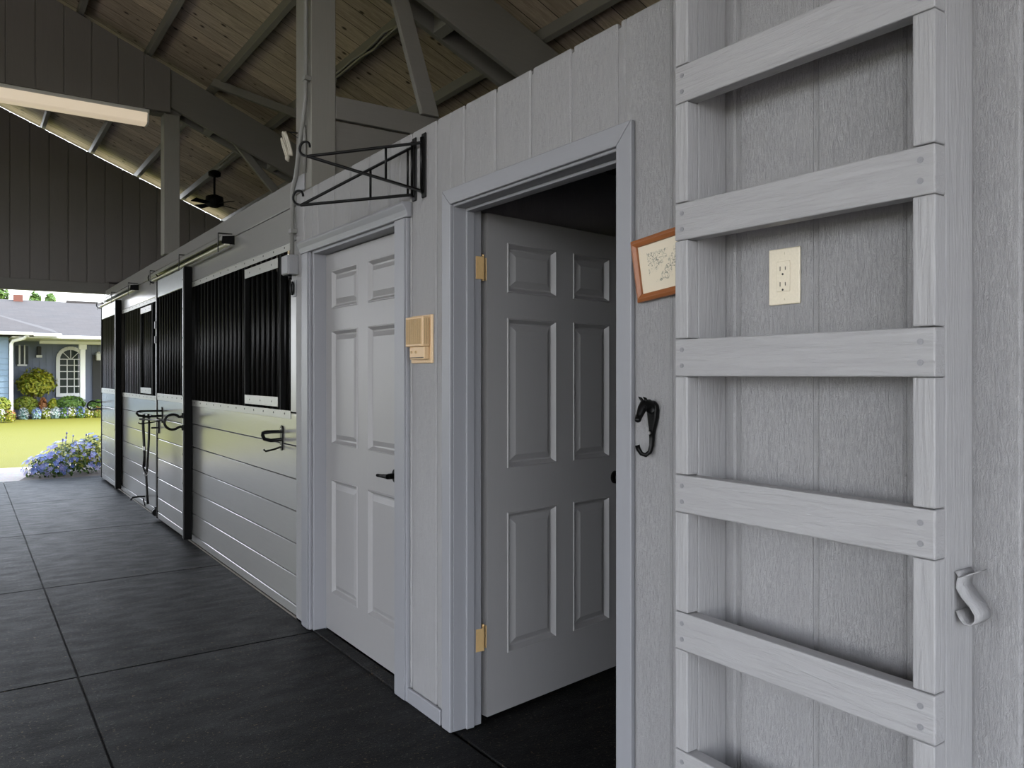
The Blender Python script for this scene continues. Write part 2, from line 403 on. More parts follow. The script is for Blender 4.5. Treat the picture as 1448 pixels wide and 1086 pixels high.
# closed door
c1 = casing('trim_1', 3.107, 4.132, 2.05, .118, .066, True, 'grey moulded frame around the closed door')
for ch in c1.children:
    pass
jambs(c1, 3.085, 4.125, 2.06, .095, None)
d1 = thing('door_1', (.067, 4.102, .012), 'closed grey six panel door beside the horse stalls', 'door', None, 'structure')
rowsz = [(.203, .815), (1.003, 1.61), (1.725, 1.93)]
leaf(d1, (.067, 4.100, .012), (0, -1, 0), (-1, 0, 0), .992, 2.022, [(a, b, c, d) for (c, d) in rowsz for (a, b) in ((.080, .415), (.540, .875))])
lv = MB().disc((.066, 3.245, .925), (-1, 0, 0), .031, .012, 20).disc((.056, 3.245, .925), (-1, 0, 0), .013, .034)
lv.tube([(.016, 3.240, .925), (.012, 3.262, .925), (.012, 3.30, .923), (.014, 3.345, .921)], [.012, .010, .008, .007], 10)
tag(lv.build('lever_handle', M['black'], d1), 'black lever handle')
struct('trim_threshold', MB().box(-.004, .06, 3.109, 4.10, -.011, .008), M['rubber'], .002, 'black rubber threshold under the closed door', 'threshold')
# open door
c2 = casing('trim_2', 1.690, 2.630, 2.042, .064, .062, False, 'grey flat frame around the open doorway')
jambs(c2, 1.668, 2.652, 2.056, .128, (.052, .088))
e = Vector((cos(radians(8.44)), sin(radians(8.44)), 0)); n = Vector((e.y, -e.x, 0))
d2 = thing('door_2', (.164, 2.645, .015), 'grey six panel door standing open into a dark room', 'door', None, 'structure')
leaf(d2, (.164, 2.645, .015), e, n, .862, 2.018, [(a, b, c - .015, d - .015) for (c, d) in ((.245, .82), (1.003, 1.618), (1.722, 1.925)) for (a, b) in ((.109, .402), (.510, .761))])
for z in (.336, 1.808):
    m = MB()
    m.tube([(.141, 2.640, z - .048), (.141, 2.640, z + .048)], .0062, 10).ball((.141, 2.640, z + .052), .006, 8, 5)
    m.box(.100, .138, 2.6275, 2.6296, z - .045, z + .045)
    A = Vector((.1635, 2.648, 0)); E2 = Vector((-n.x, -n.y, 0))
    m.prism([A + Vector((0, 0, z - .045)), A + E2 * .030 + Vector((0, 0, z - .045)), A + E2 * .030 + Vector((0, 0, z + .045)), A + Vector((0, 0, z + .045))], -e * .003)
    tag(m.build('hinge', M['brass'], d2, .0008), 'brass butt hinge')
kp = Vector((.164, 2.645, .905)) + e * .80
m = MB().disc(kp, n, .030, .010, 20).disc(kp + n * .008, n, .011, .03).ball(kp + n * .052, (.027, .027, .027), 16, 10)
tag(m.build('door_knob', M['black'], d2), 'round black knob')

# ------------------------------------------------------------------ ladder
ld = thing('wall_ladder', (0, 1.03, 0), 'light grey lumber ladder fixed upright against the siding wall', 'ladder')
RZ = [.055, .390, .723, 1.054, 1.381, 1.709, 2.040, 2.37]
def rail(ya, yb):
    m = MB(); lo = 0.0
    for z in RZ + [2.75]:
        if z < 2.7:
            if z > lo: m.box(-.140, -.102, ya, yb, lo, z - .001)
            lo = z + .0915
        else: m.box(-.140, -.102, ya, yb, lo, 2.75)
    m.box(-.1018, -.0012, ya, yb, 0, 2.75)
    m.build('rail', M['rail'], ld, .003, seg=2)
rail(.720, .761); rail(1.304, 1.344)
for z in RZ:
    o = MB().box(-.1405, -.1022, .7195, 1.3445, z, z + .0895).build('rung', M['rung'], ld, .0035, seg=2)
    for y, sg in ((.742, 1), (1.325, -1)):
        for dz in (.026, .064):
            MB().disc((-.1403, y + .004 * sg, z + dz), (-1, 0, 0), .0058, .0014, 12).disc((-.1416, y + .004 * sg, z + dz), (-1, 0, 0), .0022, .0010, 8).build('screw_head', M['nail'], o)
# spring clip on the ladder side
m = MB(); xw = .030
P = [(.7195 - .001, 1.018), (.7195 - .012, 1.010), (.7195 - .016, 1.002), (.7195 - .010, .990)]
path = [(-.05, .7185, 1.026), (-.05, .712, 1.018), (-.05, .7155, 1.006), (-.05, .7165, .996), (-.05, .706, .980), (-.05, .692, .966), (-.05, .684, .953), (-.05, .684, .942), (-.05, .692, .933), (-.05, .703, .933), (-.05, .711, .942), (-.05, .7165, .954)]
m.ribbon([(-.043, p[1], p[2]) for p in path], (1, 0, 0), .058, .0024)
lip = [(-.05, .7125, 1.016), (-.05, .700, 1.021), (-.05, .690, 1.027)]
m.ribbon([(-.043, p[1], p[2]) for p in lip], (1, 0, 0), .058, .002); m.disc((-.043, .7185, 1.0), (0, -1, 0), .005, .004)
tag(m.build('spring_clip', M['rail'], None, 0, (-.05, .72, .98)), 'small grey painted spring clip screwed to the side of the ladder', 'tool clip')

# ------------------------------------------------------------------ things on the wall
ot = thing('power_outlet', (0, 1.132, 1.545), 'ivory duplex power outlet on the wall behind the ladder', 'outlet')
MB().box(-.006, -.0004, 1.090, 1.174, 1.547, 1.677).build('cover_plate', M['ivory'], ot, .004, seg=3)
MB().box(-.0085, -.0062, 1.115, 1.150, 1.577, 1.647).build('receptacle', M['ivory'], ot, .0008)
for zc in (1.630, 1.594):
    for dy, hh in ((.008, .010), (-.006, .008)):
        MB().box(-.0090, -.0086, 1.1325 + dy - .0009, 1.1325 + dy + .0009, zc - hh / 2, zc + hh / 2).build('slot', M['slot'], ot)
    MB().disc((-.0086, 1.1335, zc - .013), (-1, 0, 0), .0026, .0005, 10).build('ground_hole', M['slot'], ot)
for zc in (1.665, 1.559): MB().disc((-.0061, 1.132, zc), (-1, 0, 0), .0025, .0008, 10).build('screw_head', M['ivory'], ot)

pf = thing('picture_frame', (-.020, 1.486, 1.682), 'small tilted landscape sketch in a reddish wood frame half behind the ladder', 'picture')
W2, H2, fw = .122, .086, .021
def frm(y0, y1, z0, z1): return MB().box(-.010, .008, y0, y1, z0, z1)
for (a, b) in (((-W2, -H2), (W2, -H2)), ((W2, -H2), (W2, H2)), ((W2, H2), (-W2, H2)), ((-W2, H2), (-W2, -H2))):
    A = Vector((0, *a)); B = Vector((0, *b)); ia = Vector((0, a[0] - math.copysign(fw, a[0]), a[1] - math.copysign(fw, a[1]))); ib = Vector((0, b[0] - math.copysign(fw, b[0]), b[1] - math.copysign(fw, b[1])))
    m = MB(); mA, mB = (A * .55 + ia * .45), (B * .55 + ib * .45)
    def X(v, x): return Vector((x, v.y, v.z))
    sec = [(A, B, .009), (A, B, -.006), (mA, mB, -.012), (ia, ib, -.006), (ia, ib, .009)]
    vs = [X(p[0], p[2]) for p in sec] + [X(p[1], p[2]) for p in sec]; k = 5
    m.add(vs, [tuple(range(5)), tuple(range(9, 4, -1))] + [(i, (i + 1) % 5, (i + 1) % 5 + 5, i + 5)[::-1] for i in range(5)])
    o = m.build('moulding', M['frame'], pf, .0012, (0, 0, 0))
tag(MB().box(.000, .006, -W2 + fw - .001, W2 - fw + .001, -H2 + fw - .001, H2 - fw + .001).build('print', M['print'], pf, 0, (0, 0, 0)), 'faint ink sketch of trees on cream paper')
pf.rotation_euler = (radians(-5.5), radians(-4.0), 0)

# horse-head coat hook
hk = thing('coat_hook', (0, 1.55, 1.24), 'black cast horse head coat hook beside the open doorway', 'hook')
m = MB()
# back plate: neck crest on the wall narrowing to the screw end, then the J hook
out = [(1.566, 1.306), (1.556, 1.315), (1.543, 1.314), (1.533, 1.304), (1.529, 1.290), (1.531, 1.268), (1.537, 1.247), (1.543, 1.230), (1.547, 1.214), (1.558, 1.214), (1.560, 1.232), (1.564, 1.256), (1.568, 1.282)]
m.prism([(-.001, y, z) for y, z in out], (-.016, 0, 0))
m.build('crest', M['iron'], hk, .006, seg=2)
m = MB()
m.tube([(-.012, 1.550, 1.292), (-.026, 1.552, 1.303), (-.038, 1.553, 1.303), (-.047, 1.553, 1.292), (-.056, 1.553, 1.275), (-.061, 1.553, 1.266)], [.017, .0165, .0145, .0125, .0095, .009], 14)
m.ball((-.0615, 1.553, 1.264), (.0095, .0095, .0085), 12, 8)
m.ball((-.047, 1.5405, 1.297), (.006, .004, .005), 8, 6)
m.build('horse_head', M['iron'], hk)
m = MB()
for dy in (-.007, .007): m.tube([(-.036, 1.554 + dy, 1.313), (-.040, 1.556 + dy * 1.3, 1.320), (-.046, 1.558 + dy * 1.3, 1.325)], [.0045, .004, .001], 8)
m.build('ear', M['iron'], hk)
m = MB().tube([(-.010, 1.552, 1.235), (-.010, 1.552, 1.212), (-.011, 1.552, 1.192), (-.015, 1.555, 1.174), (-.025, 1.561, 1.165), (-.034, 1.568, 1.169), (-.039, 1.574, 1.181), (-.041, 1.577, 1.192)], [.009, .008, .0072, .0066, .0062, .006, .0066, .007], 12)
m.build('hook_arm', M['iron'], hk)
MB().disc((-.0175, 1.552, 1.226), (-1, 0, 0), .004, .003, 10).build('screw_head', M['steel'], hk)

# intercom
ic = thing('wall_intercom', (0, 2.865, 1.43), 'beige plastic intercom speaker box between the two doors', 'intercom')
m = MB(); m.prism([(-.001, 2.785, 1.432), (-.001, 2.785, 1.630), (-.012, 2.790, 1.629), (-.012, 2.790, 1.433)], (0, .170, 0)); m.build('back_plate', M['beige'], ic, .002)
m = MB().box(-.046, -.0125, 2.797, 2.946, 1.500, 1.622); m.build('speaker_case', M['beige'], ic, .004, seg=2)
m = MB()
for k in range(14): m.box(-.0485, -.0462, 2.809 + k * .0094, 2.8142 + k * .0094, 1.510, 1.613)
for k in range(3): m.box(-.041 + k * .009, -.0365 + k * .009, 2.7945, 2.7968, 1.510, 1.613)
m.build('grille', M['beige_dark'], ic)
m = MB().box(-.038, -.0125, 2.800, 2.925, 1.448, 1.4995); m.build('control_panel', M['beige'], ic, .003)
for y in (2.905, 2.868): MB().disc((-.0382, y, 1.478), (-1, 0, 0), .0055, .004, 12).build('push_button', M['beige_dark'], ic)
MB().box(-.0387, -.0382, 2.803, 2.922, 1.4535, 1.4565).build('seam', M['slot'], ic)

# wrought-iron swing brackets
DIR = Vector((-.315, .468, 0)).normalized()
def bracket(y, top, label):
    r = thing('swing_bracket', (0, y, 2.24), label, 'wall bracket', 'black swing brackets over the closed door')
    z0, z1 = 2.112, 2.378
    m = MB().box(-.008, -.0008, y - .017, y + .017, z0, z1)
    m.build('wall_strap', M['iron'], r, .003)
    MB().tube([(-.016, y, z0 + .02), (-.016, y, z1 - .02)], .006, 8).tube([(-.007, y, z0 + .02), (-.016, y, z0 + .02)], .005, 6).tube([(-.007, y, z1 - .02), (-.016, y, z1 - .02)], .005, 6).build('pivot_rod', M['iron'], r)
    A = Vector((-.016, y, z1 - .042)); B = Vector((-.016, y, z0 + .026)); L = .555
    main, other = (A, B) if top else (B, A)
    tip = main + DIR * L; r_ = .0068
    MB().tube([main, main + DIR * L * .5, tip], r_, 8).build('arm', M['iron'], r)
    MB().tube([other, other.lerp(tip, .5), tip], r_, 8).build('brace', M['iron'], r)
    t = .30 if top else .36
    p1 = main.lerp(tip, t); p2 = other.lerp(tip, t)
    MB().tube([p1, p2], .0055, 8).build('strut', M['iron'], r)
    if not top:
        q0 = main + DIR * .02; MB().tube([q0, Vector((q0.x, q0.y, A.z))], .005, 8).build('strut', M['iron'], r)
    up = Vector((0, 0, 1)); c = tip + DIR * .012 + up * .038
    pts = [tip] + [c + (DIR * cos(radians(a)) + up * sin(radians(a))) * (.034 - .00004 * (a + 90)) for a in range(-80, 200, 20)]
    MB().tube(pts, .0055, 8).build('scroll', M['iron'], r)
bracket(2.945, False, 'black iron swing bracket with bottom arm level and brace rising to the strap')
bracket(2.862, True, 'black iron swing bracket with top arm level, nearer the open doorway')

# ------------------------------------------------------------------ stall row
def planks(m, y0, y1, zs, x0, x1):
    for a, b in zip(zs[:-1], zs[1:]): m.box(x0, x1, y0, y1, a + .0025, b - .0025)
LOW = [.003, .065, .236, .417, .603, .787, .977, 1.165]
def flashing(parent, y0, y1, z0, z1, x, n, bright=True):
    o = MB().box(x - .003, x - .0006, y0, y1, z0, z1).build('flashing_strip', M['flash'], parent, .001)
    for k in range(n):
        y = y0 + (k + .5) * (y1 - y0) / n
        MB().disc((x - .0032, y, (z0 + z1) / 2 + .004), (-1, 0, 0), .006, .002, 8).build('screw_head', M['darkscrew'], o)
def bars(parent, y0, y1, z0, z1, sp, x, r=.0125):
    n = int(round((y1 - y0) / sp))
    for k in range(n):
        y = y0 + (k + .5) * (y1 - y0) / n
        MB().tube([(x, y, z0), (x, y, z1)], r, 8).build('bar', M['bar'], parent)
def feed_door(parent, y0, y1):
    for z0, z1 in ((2.028, 2.088), (1.193, 1.252)):
        o = MB().box(-.006, -.0015, y0, y1, z0, z1).build('feed_plate', M['flash'], parent, .001)
        for k in range(3): MB().disc((-.0062, y0 + (k + .5) * (y1 - y0) / 3, (z0 + z1) / 2), (-1, 0, 0), .005, .0015, 8).build('screw_head', M['darkscrew'], o)
    for y in (y0 - .03, y1 + .02):
        MB().box(0, .028, y - .013, y + .013, 1.176, 2.105).build('feed_frame', M['soot'], parent)
def stall_front(y0, y1, ys, label, fy, nb):
    r = thing('stall_front', (0, (y0 + y1) / 2, 0), label, 'stall front', 'pale stall fronts with black bars')
    m = MB(); planks(m, y0, y1, LOW, .008, .045); m.build('plank_panel', M['stall'], r, .003)
    flashing(r, y0 + .10, y1, 1.128, 1.176, .0075, nb); flashing(r, y0 + .10, y1, 2.110, 2.152, .0075, nb)
    MB().box(.004, .045, y0, y0 + .092, 1.170, 2.15).build('stile', M['stall_z'], r, .003)
    bars(r, y0 + .10, y1, 1.16, 2.13, .107, .030)
    feed_door(r, *fy)
    return r
stall_front(4.392, 6.90, 6.68, 'long pale plank stall front with black bars beside the closed door', (4.69, 5.36), 12)
stall_front(8.20, 10.36, 10.31, 'pale plank stall front with black bars between the two sliding doors', (8.55, 9.12), 10)
# header over everything
m = MB(); planks(m, 4.392, 11.84, [2.150, 2.352, 2.505], .002, .045)
struct('trim_header', m, M['stall'], .003, 'pale plank header running above both stalls', 'header board')
struct('trim_base', MB().box(-.0015, .0065, 4.392, 11.84, -.012, .004), plain('dusty_sill_edge', (.30, .275, .24), .8, 0, .6, 60))
struct('trim_stall_end', MB().box(-.004, .06, 11.62, 11.842, .0, 2.150), M['stall_z'], .003)
m = MB().box(.02, .06, 6.90, 8.20, .0, .05).box(.02, .06, 10.36, 11.62, 0, .05)
struct('trim_sill', m, M['stall'], .002)
def stall_door(y0, y1, label, shoe):
    r = thing('sliding_stall_door', (-.05, (y0 + y1) / 2, .03), label, 'stall door', 'sliding stall doors')
    m = MB(); planks(m, y0, y1 - .01, [.04, .10] + LOW[2:], -.052, -.018); m.build('plank_panel', M['stall'], r, .003)
    flashing(r, y0, y1 - .01, 1.150, 1.212, -.052, 6)
    MB().box(-.052, -.018, y0, y1 - .01, 2.112, 2.27).build('top_panel', M['galv'], r, .002)
    bars(r, y0 + .02, y1 - .02, 1.16, 2.13, .105, -.034, .011)
    m = MB().box(-.066, -.004, y0 - .045, y0 - .001, .03, 2.275); m.build('end_channel', M['black'], r, .003)
    m = MB().box(-.0665, -.0535, y0, y0 + .014, .035, 2.27); tag(m.build('edge_strip', M['steel'], r, .001), 'bright metal edge strip')
    for k in range(9): MB().disc((-.0667, y0 + .007, .25 + k * .24), (-1, 0, 0), .006, .002, 8).build('screw_head', M['darkscrew'], r)
    m = MB().box(-.058, -.012, y1 - .0095, y1 + .02, .035, 2.27); m.build('lead_channel', M['black'], r, .002)
    return r
sd = stall_door(6.885, 8.00, 'pale sliding stall door with a horseshoe pull, nearer the camera', True)
# horseshoe pull: stands out from the end of the door
a = [(-.150 + .060 * cos(radians(t)) * 1.05, 6.862, 1.000 + .062 * sin(radians(t))) for t in range(40, 325, 15)]
a = [(-.075, 6.862, 1.046), (-.092, 6.862, 1.040)] + a + [(-.092, 6.862, .960), (-.075, 6.862, .954)]
o = MB().tube(a, .0105, 10).build('horseshoe_pull', M['iron'], sd); tag(o, 'black horseshoe pull')
for z in (1.05, .95): MB().box(-.082, -.064, 6.852, 6.875, z - .022, z + .022).build('pull_bracket', M['iron'], sd, .002)
# door latch lower
MB().box(-.064, -.0525, 7.90, 7.94, .84, .95).box(-.12, -.0635, 7.912, 7.928, .885, .90).build('latch', M['iron'], sd, .003)
sd2 = stall_door(10.40, 11.60, 'pale sliding stall door at the garden end of the stalls', False)
a = [(-.160 + .06 * cos(radians(t)), 11.59, .985 + .06 * sin(radians(t))) for t in range(40, 325, 15)]
MB().tube([(-.058, 11.59, 1.03)] + a + [(-.058, 11.59, .94)], .0105, 10).build('horseshoe_pull', M['iron'], sd2)
# latch post between front and door
lp = thing('latch_post', (0, 8.10, 0), 'slim black steel post with bright face between stall front and sliding door', 'post')
MB().box(-.034, .0015, 8.085, 8.165, .03, 2.315).build('channel', M['black'], lp, .003)
MB().box(-.038, -.0345, 8.112, 8.138, .62, 2.28).build('face_strip', M['steel'], lp, .001)
for z in (1.86, 1.72): MB().box(-.05, -.0385, 8.10, 8.15, z - .035, z + .035).build('hinge', M['iron'], lp, .003)
MB().disc((-.045, 8.135, .075), (0, -1, 0), .035, .045, 16).box(-.055, -.034, 8.08, 8.15, .04, .13).build('floor_roller', M['iron'], lp)
# tracks
def track(y0, y1, zt, label):
    r = thing('door_track', (-.05, (y0 + y1) / 2, zt), label, 'door track', 'sliding door tracks')
    P = [(-.0005, zt), (-.085, zt - .012), (-.092, zt - .028), (-.092, zt - .050), (-.086, zt - .050), (-.082, zt - .020), (-.0005, zt - .009)]
    MB().prism([(x, y0, z) for x, z in P], (0, y1 - y0, 0)).build('cover', M['stall'], r, .001)
    MB().prism([(x, y0 - .004, z) for x, z in [(-.0005, zt - .009), (-.082, zt - .02), (-.088, zt - .072), (-.0005, zt - .072)]], (0, .004, 0)).build('end_plate', M['black'], r)
    yb = y1 + (y1 - y0) * .0
    MB().box(-.074, -.036, y0 - .02, yb, zt - .086, zt - .073).build('rail', M['alu'], r, .003)
    MB().tube([(-.055, y0 + .25, zt - .081), (-.055, yb, zt - .081)], .006, 10).build('roller_bar', M['alu'], r)
    for y in (y0 + .06, (y0 + y1) / 2, y1 - .05):
        m = MB().box(-.098, -.0935, y - .009, y + .009, zt - .125, zt + .012).box(-.0935, -.001, y - .009, y + .009, zt + .004, zt + .012)
        m.build('bracket', M['iron'], r, .001)
    m = MB().tube(arc((-.055, y1 + .01, zt - .055), .045, -100, 170, 10, (-1, 0, 0), (0, 0, 1)), .006, 8); m.build('stop_hook', M['iron'], r)
    return r
track(5.62, 8.16, 2.365, 'metal sliding door track with cover above the nearer stall')
track(9.25, 11.70, 2.365, 'metal sliding door track with cover at the garden end')

# folding saddle racks
def rack(y, z, x0, L, label):
    r = thing('saddle_rack', (x0, y, z), label, 'saddle rack', 'black folding saddle racks')
    m = MB().prism(arc((x0 - .0005, y, z + .05), .022, 0, 180, 8, (0, 1, 0), (0, 0, 1)) + arc((x0 - .0005, y, z - .06), .018, 180, 360, 8, (0, 1, 0), (0, 0, 1)), (-.008, 0, 0))
    m.build('wall_plate', M['iron'], r, .002)
    c = .045
    pts = [(x0 - .008, y - .030, z + .035), (x0 - L * .7, y - .036, z + .036)] + [(x0 - L + .036 - .036 * sin(radians(t)) , y - .036 * cos(radians(t)), z + .036 - .006 * sin(radians(t))) for t in range(0, 181, 20)] + [(x0 - L * .7, y + .036, z + .036), (x0 - .008, y + .030, z + .035)]
    MB().tube(pts, .0075, 8).build('top_loop', M['iron'], r)
    pts = [(x0 - .008, y, z - .012), (x0 - L * .6, y, z - .016), (x0 - L * .92, y, z - .004), (x0 - L, y, z + .018), (x0 - L * .97, y, z + .034)]
    MB().tube(pts, .011, 8).build('arm', M['iron'], r)
    pts = [(x0 - .006, y, z - .055), (x0 - L * .4, y, z - .068), (x0 - L * .85, y, z - .078), (x0 - L * .95, y, z - .066)]
    MB().tube(pts, .0055, 8).build('lower_hook', M['iron'], r)
    for dz in (.052, -.05): MB().disc((x0 - .0085, y, z + dz), (-1, 0, 0), .005, .003, 10).build('screw_head', M['steel'], r)
    return r
rack(4.64, 1.012, .0075, .118, 'black folding saddle rack on the long stall front below the feed door')
rack(7.77, 1.02, -.052, .215, 'black folding saddle rack holding a halter by the latch post')
# halter hanging from the rack
hl = thing('halter', (-.20, 7.80, .98), 'black leather halter with long straps hanging on the saddle rack', 'halter')
m = MB(); m.ribbon([(-.205, 7.782, 1.028), (-.212, 7.784, .95), (-.205, 7.786, .80), (-.200, 7.786, .66), (-.202, 7.786, .55)], (1, .2, 0), .024, .004); m.build('cheek_strap', M['leather'], hl)
m = MB(); m.ribbon([(-.165, 7.800, 1.028), (-.158, 7.802, .94), (-.160, 7.802, .80), (-.170, 7.80, .62), (-.182, 7.80, .46), (-.175, 7.80, .30), (-.170, 7.80, .225)], (1, .2, 0), .020, .004); m.build('lead_strap', M['leather'], hl)
m = MB(); m.ribbon([(-.202, 7.79, .62), (-.21, 7.79, .55), (-.19, 7.79, .49), (-.17, 7.795, .55), (-.172, 7.795, .64)], (.6, 1, 0), .030, .006); m.build('nose_strap', M['leather'], hl)
m = MB().tube(arc((-.190, 7.79, .485), .018, 0, 360, 14, (1, 0, 0), (0, 0, 1)), .0035, 8); tag(m.build('ring', M['steel'], hl), 'steel ring')
m = MB().box(-.216, -.196, 7.776, 7.796, .70, .735); tag(m.build('buckle', M['steel'], hl, .002), 'steel buckle')
m = MB().tube([(-.170, 7.80, .232), (-.168, 7.80, .205)], .012, 8); m.build('snap', M['iron'], hl)
tag(MB().tube([(-.0525, 7.72, .975), (-.13, 7.735, .978), (-.25, 7.75, .985)], .0085, 10).build('bolt', M['steel'], sd), 'bright steel bolt rod')
# bottom stay
m = MB().tube([(.007, 8.95, .115), (-.06, 8.95, .118), (-.11, 8.96, .112), (-.125, 8.965, .085)], .010, 8).tube([(.004, 8.93, .02), (-.012, 8.93, .10)], .006, 8)
tag(m.build('door_stay', M['iron'], None, 0, (0, 8.95, .1)), 'bent black iron stay low on the middle stall front', 'door stay')

# switch box and conduit at the stall corner
sb = thing('switch_box', (0, 4.42, 1.95), 'grey metal electrical switch box at the corner of the stall front', 'electrical box')
MB().box(-.058, -.0005, 4.342, 4.452, 1.952, 2.062).build('case', M['cond_grey'], sb, .004, seg=2)
m = MB().box(-.064, -.0585, 4.346, 4.448, 1.956, 2.058); m.build('cover', M['cond_grey'], sb, .002)
m = MB()
for k in range(3): m.disc((-.03, 4.4525, 1.975 + k * .036), (0, 1, 0), .008, .002, 10)
m.build('knockout', M['steel'], sb)
MB().tube([(-.03, 4.40, 1.953), (-.03, 4.40, 1.925)], .011, 10).build('cord_grip', M['iron'], sb)
hc = thing('snap_hook', (-.02, 4.40, 1.87), 'black snap hook hanging on a grey plate under the switch box', 'snap hook')
MB().box(-.006, -.0006, 4.372, 4.432, 1.83, 1.925).build('back_plate', M['cond_grey'], hc, .003)
m = MB().tube([(-.016, 4.402 + .018 * cos(radians(t)), 1.878 + .034 * sin(radians(t))) for t in range(0, 360, 20)], .0065, 8, True); m.build('ring', M['iron'], hc)
m = MB().tube([(-.006, 4.402, 1.912), (-.018, 4.402, 1.914)], .005, 8); m.build('stud', M['steel'], hc)
cn = thing('electrical_conduit', (-.02, 4.38, 2.06), 'grey painted conduit rising from the switch box up the corner post', 'conduit')
MB().tube([(-.022, 4.385, 2.062), (-.022, 4.385, 2.40), (-.022, 4.378, 2.44), (-.022, 4.325, 2.50), (-.022, 4.26, 2.68), (-.022, 4.205, 2.79), (-.022, 4.175, 2.90), (-.022, 4.168, 3.05), (-.022, 4.168, 4.18)], .0125, 12).build('pipe', M['conduit'], cn)
for y, z in ((4.385, 2.20), (4.168, 3.0), (4.168, 3.7)): MB().box(-.037, -.0005, y - .022, y + .022, z - .012, z + .012).build('strap', M['conduit'], cn, .002)
MB().tube([(-.010, 4.225, 2.50), (-.010, 4.215, 2.66), (-.010, 4.225, 2.76)], .009, 10).build('second_pipe', M['conduit'], cn)
cl = thing('cord_loop', (-.03, 4.42, 2.69), 'pale loops of cord hooked on the corner post above the bracket', 'cord')
for (dy, dz, a) in ((0, 0, .012), (.035, .01, .016), (.06, -.02, .012)):
    MB().tube([(-.035 - .02 * sin(radians(t)), 4.41 + dy + a * cos(radians(t)), 2.70 + dz + .062 * sin(radians(t))) for t in range(0, 360, 24)], .0065, 8, True).build('loop', M['rope'], cl)
MB().ball((-.035, 4.43, 2.625), (.014, .014, .018)).build('knot', M['rope'], cl)
MB().tube([(-.0005, 4.36, 2.755), (-.045, 4.40, 2.765)], .004, 6).tube([(-.0005, 4.30, 2.70), (-.04, 4.40, 2.768)], .0025, 6).build('hook', M['iron'], cl)

# ------------------------------------------------------------------ roof structure
RB = 4.25                       # top of rafters (= underside of purlins) over the wall line
def under(x): return RB - SL * x if x > -2.1 else RB - SL * (-4.2 - x)
YA, YB = -3.2, 12.06
dk = .098                       # purlin depth measured vertically
m = MB()
for sgn in (1, -1):
    xs = (-2.1, 4.3) if sgn > 0 else (-6.9, -2.1)  # unseen left eave and back edge placed to shape incoming daylight
    za, zb = under(xs[0]) + dk, under(xs[1]) + dk
    m.prism([(xs[0], YA, za), (xs[1], YA, zb), (xs[1], YA, zb + .05), (xs[0], YA, za + .05)], (0, YB - YA, 0))
struct('ceiling', m, M['deck'], 0, 'dark knotty plank roof deck over the whole barn', 'ceiling')
px = [-2.0, -1.28, -.700, -.143, .418, .99, 1.607, 2.2, 2.8, 3.4]
for x in px:
    z = under(x); m = MB()
    m.prism([(x - .02, YA, z + .022), (x + .02, YA, z + .006), (x + .02, YA, z + .086), (x - .02, YA, z + .102)], (0, YB - YA, 0))
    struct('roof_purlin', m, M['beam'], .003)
for x in (-2.9, -3.5, -4.1, -4.8, -5.5):
    z = under(x); struct('roof_purlin', MB().prism([(x - .02, YA, z + .006), (x + .02, YA, z + .022), (x + .02, YA, z + .1), (x - .02, YA, z + .086)], (0, YB - YA, 0)), M['beam'], .003)
def rafter(parent, y, x0=-2.1, x1=3.9):
    b = .355
    MB().prism([(x0, y, RB - SL * x0 - b), (x1, y, RB - SL * x1 - b), (x1, y, RB - SL * x1), (x0, y, RB - SL * x0)], (0, .04, 0)).build('rafter', M['beam'], parent, .003)
    MB().prism([(-2.1 - (k + 2.1), y, RB - SL * k - b) for k in (x0, 2.1)] + [(-2.1 - (k + 2.1), y, RB - SL * k) for k in (2.1, x0)], (0, .04, 0)).build('rafter', M['beam'], parent, .003)
def blocks(parent, y0, y1, xs):
    for x in xs:
        z = RB - SL * x - .355
        MB().prism([(x - .03, y0, z + .013), (x + .03, y0, z - .012), (x + .03, y0, z + .15), (x - .03, y0, z + .175)], (0, y1 - y0, 0)).build('spacer_block', M['beam'], parent, .002)
# nearer frame
tb = thing('roof_truss', (.07, 4.15, 2.41), 'grey double roof truss on the corner post above the closed door', 'roof truss', 'roof trusses')
rafter(tb, 4.15); rafter(tb, 4.35); blocks(tb, 4.191, 4.349, (.90, 1.9, -.2, -1.2))
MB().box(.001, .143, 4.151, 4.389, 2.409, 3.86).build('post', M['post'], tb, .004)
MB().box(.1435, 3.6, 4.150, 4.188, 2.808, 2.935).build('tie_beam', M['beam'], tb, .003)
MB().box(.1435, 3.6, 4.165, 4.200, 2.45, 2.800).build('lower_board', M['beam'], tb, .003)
MB().prism([(.425, 4.1485, 3.72), (.545, 4.1485, 3.67), (.78, 4.1485, 2.925), (.665, 4.1485, 2.925)], (0, -.038, 0)).build('web_brace', M['beam'], tb, .003)
MB().box(-.012, .0008, 4.235, 4.40, 2.41, 2.50).build('post_foot', M['cond_grey'], tb, .004)
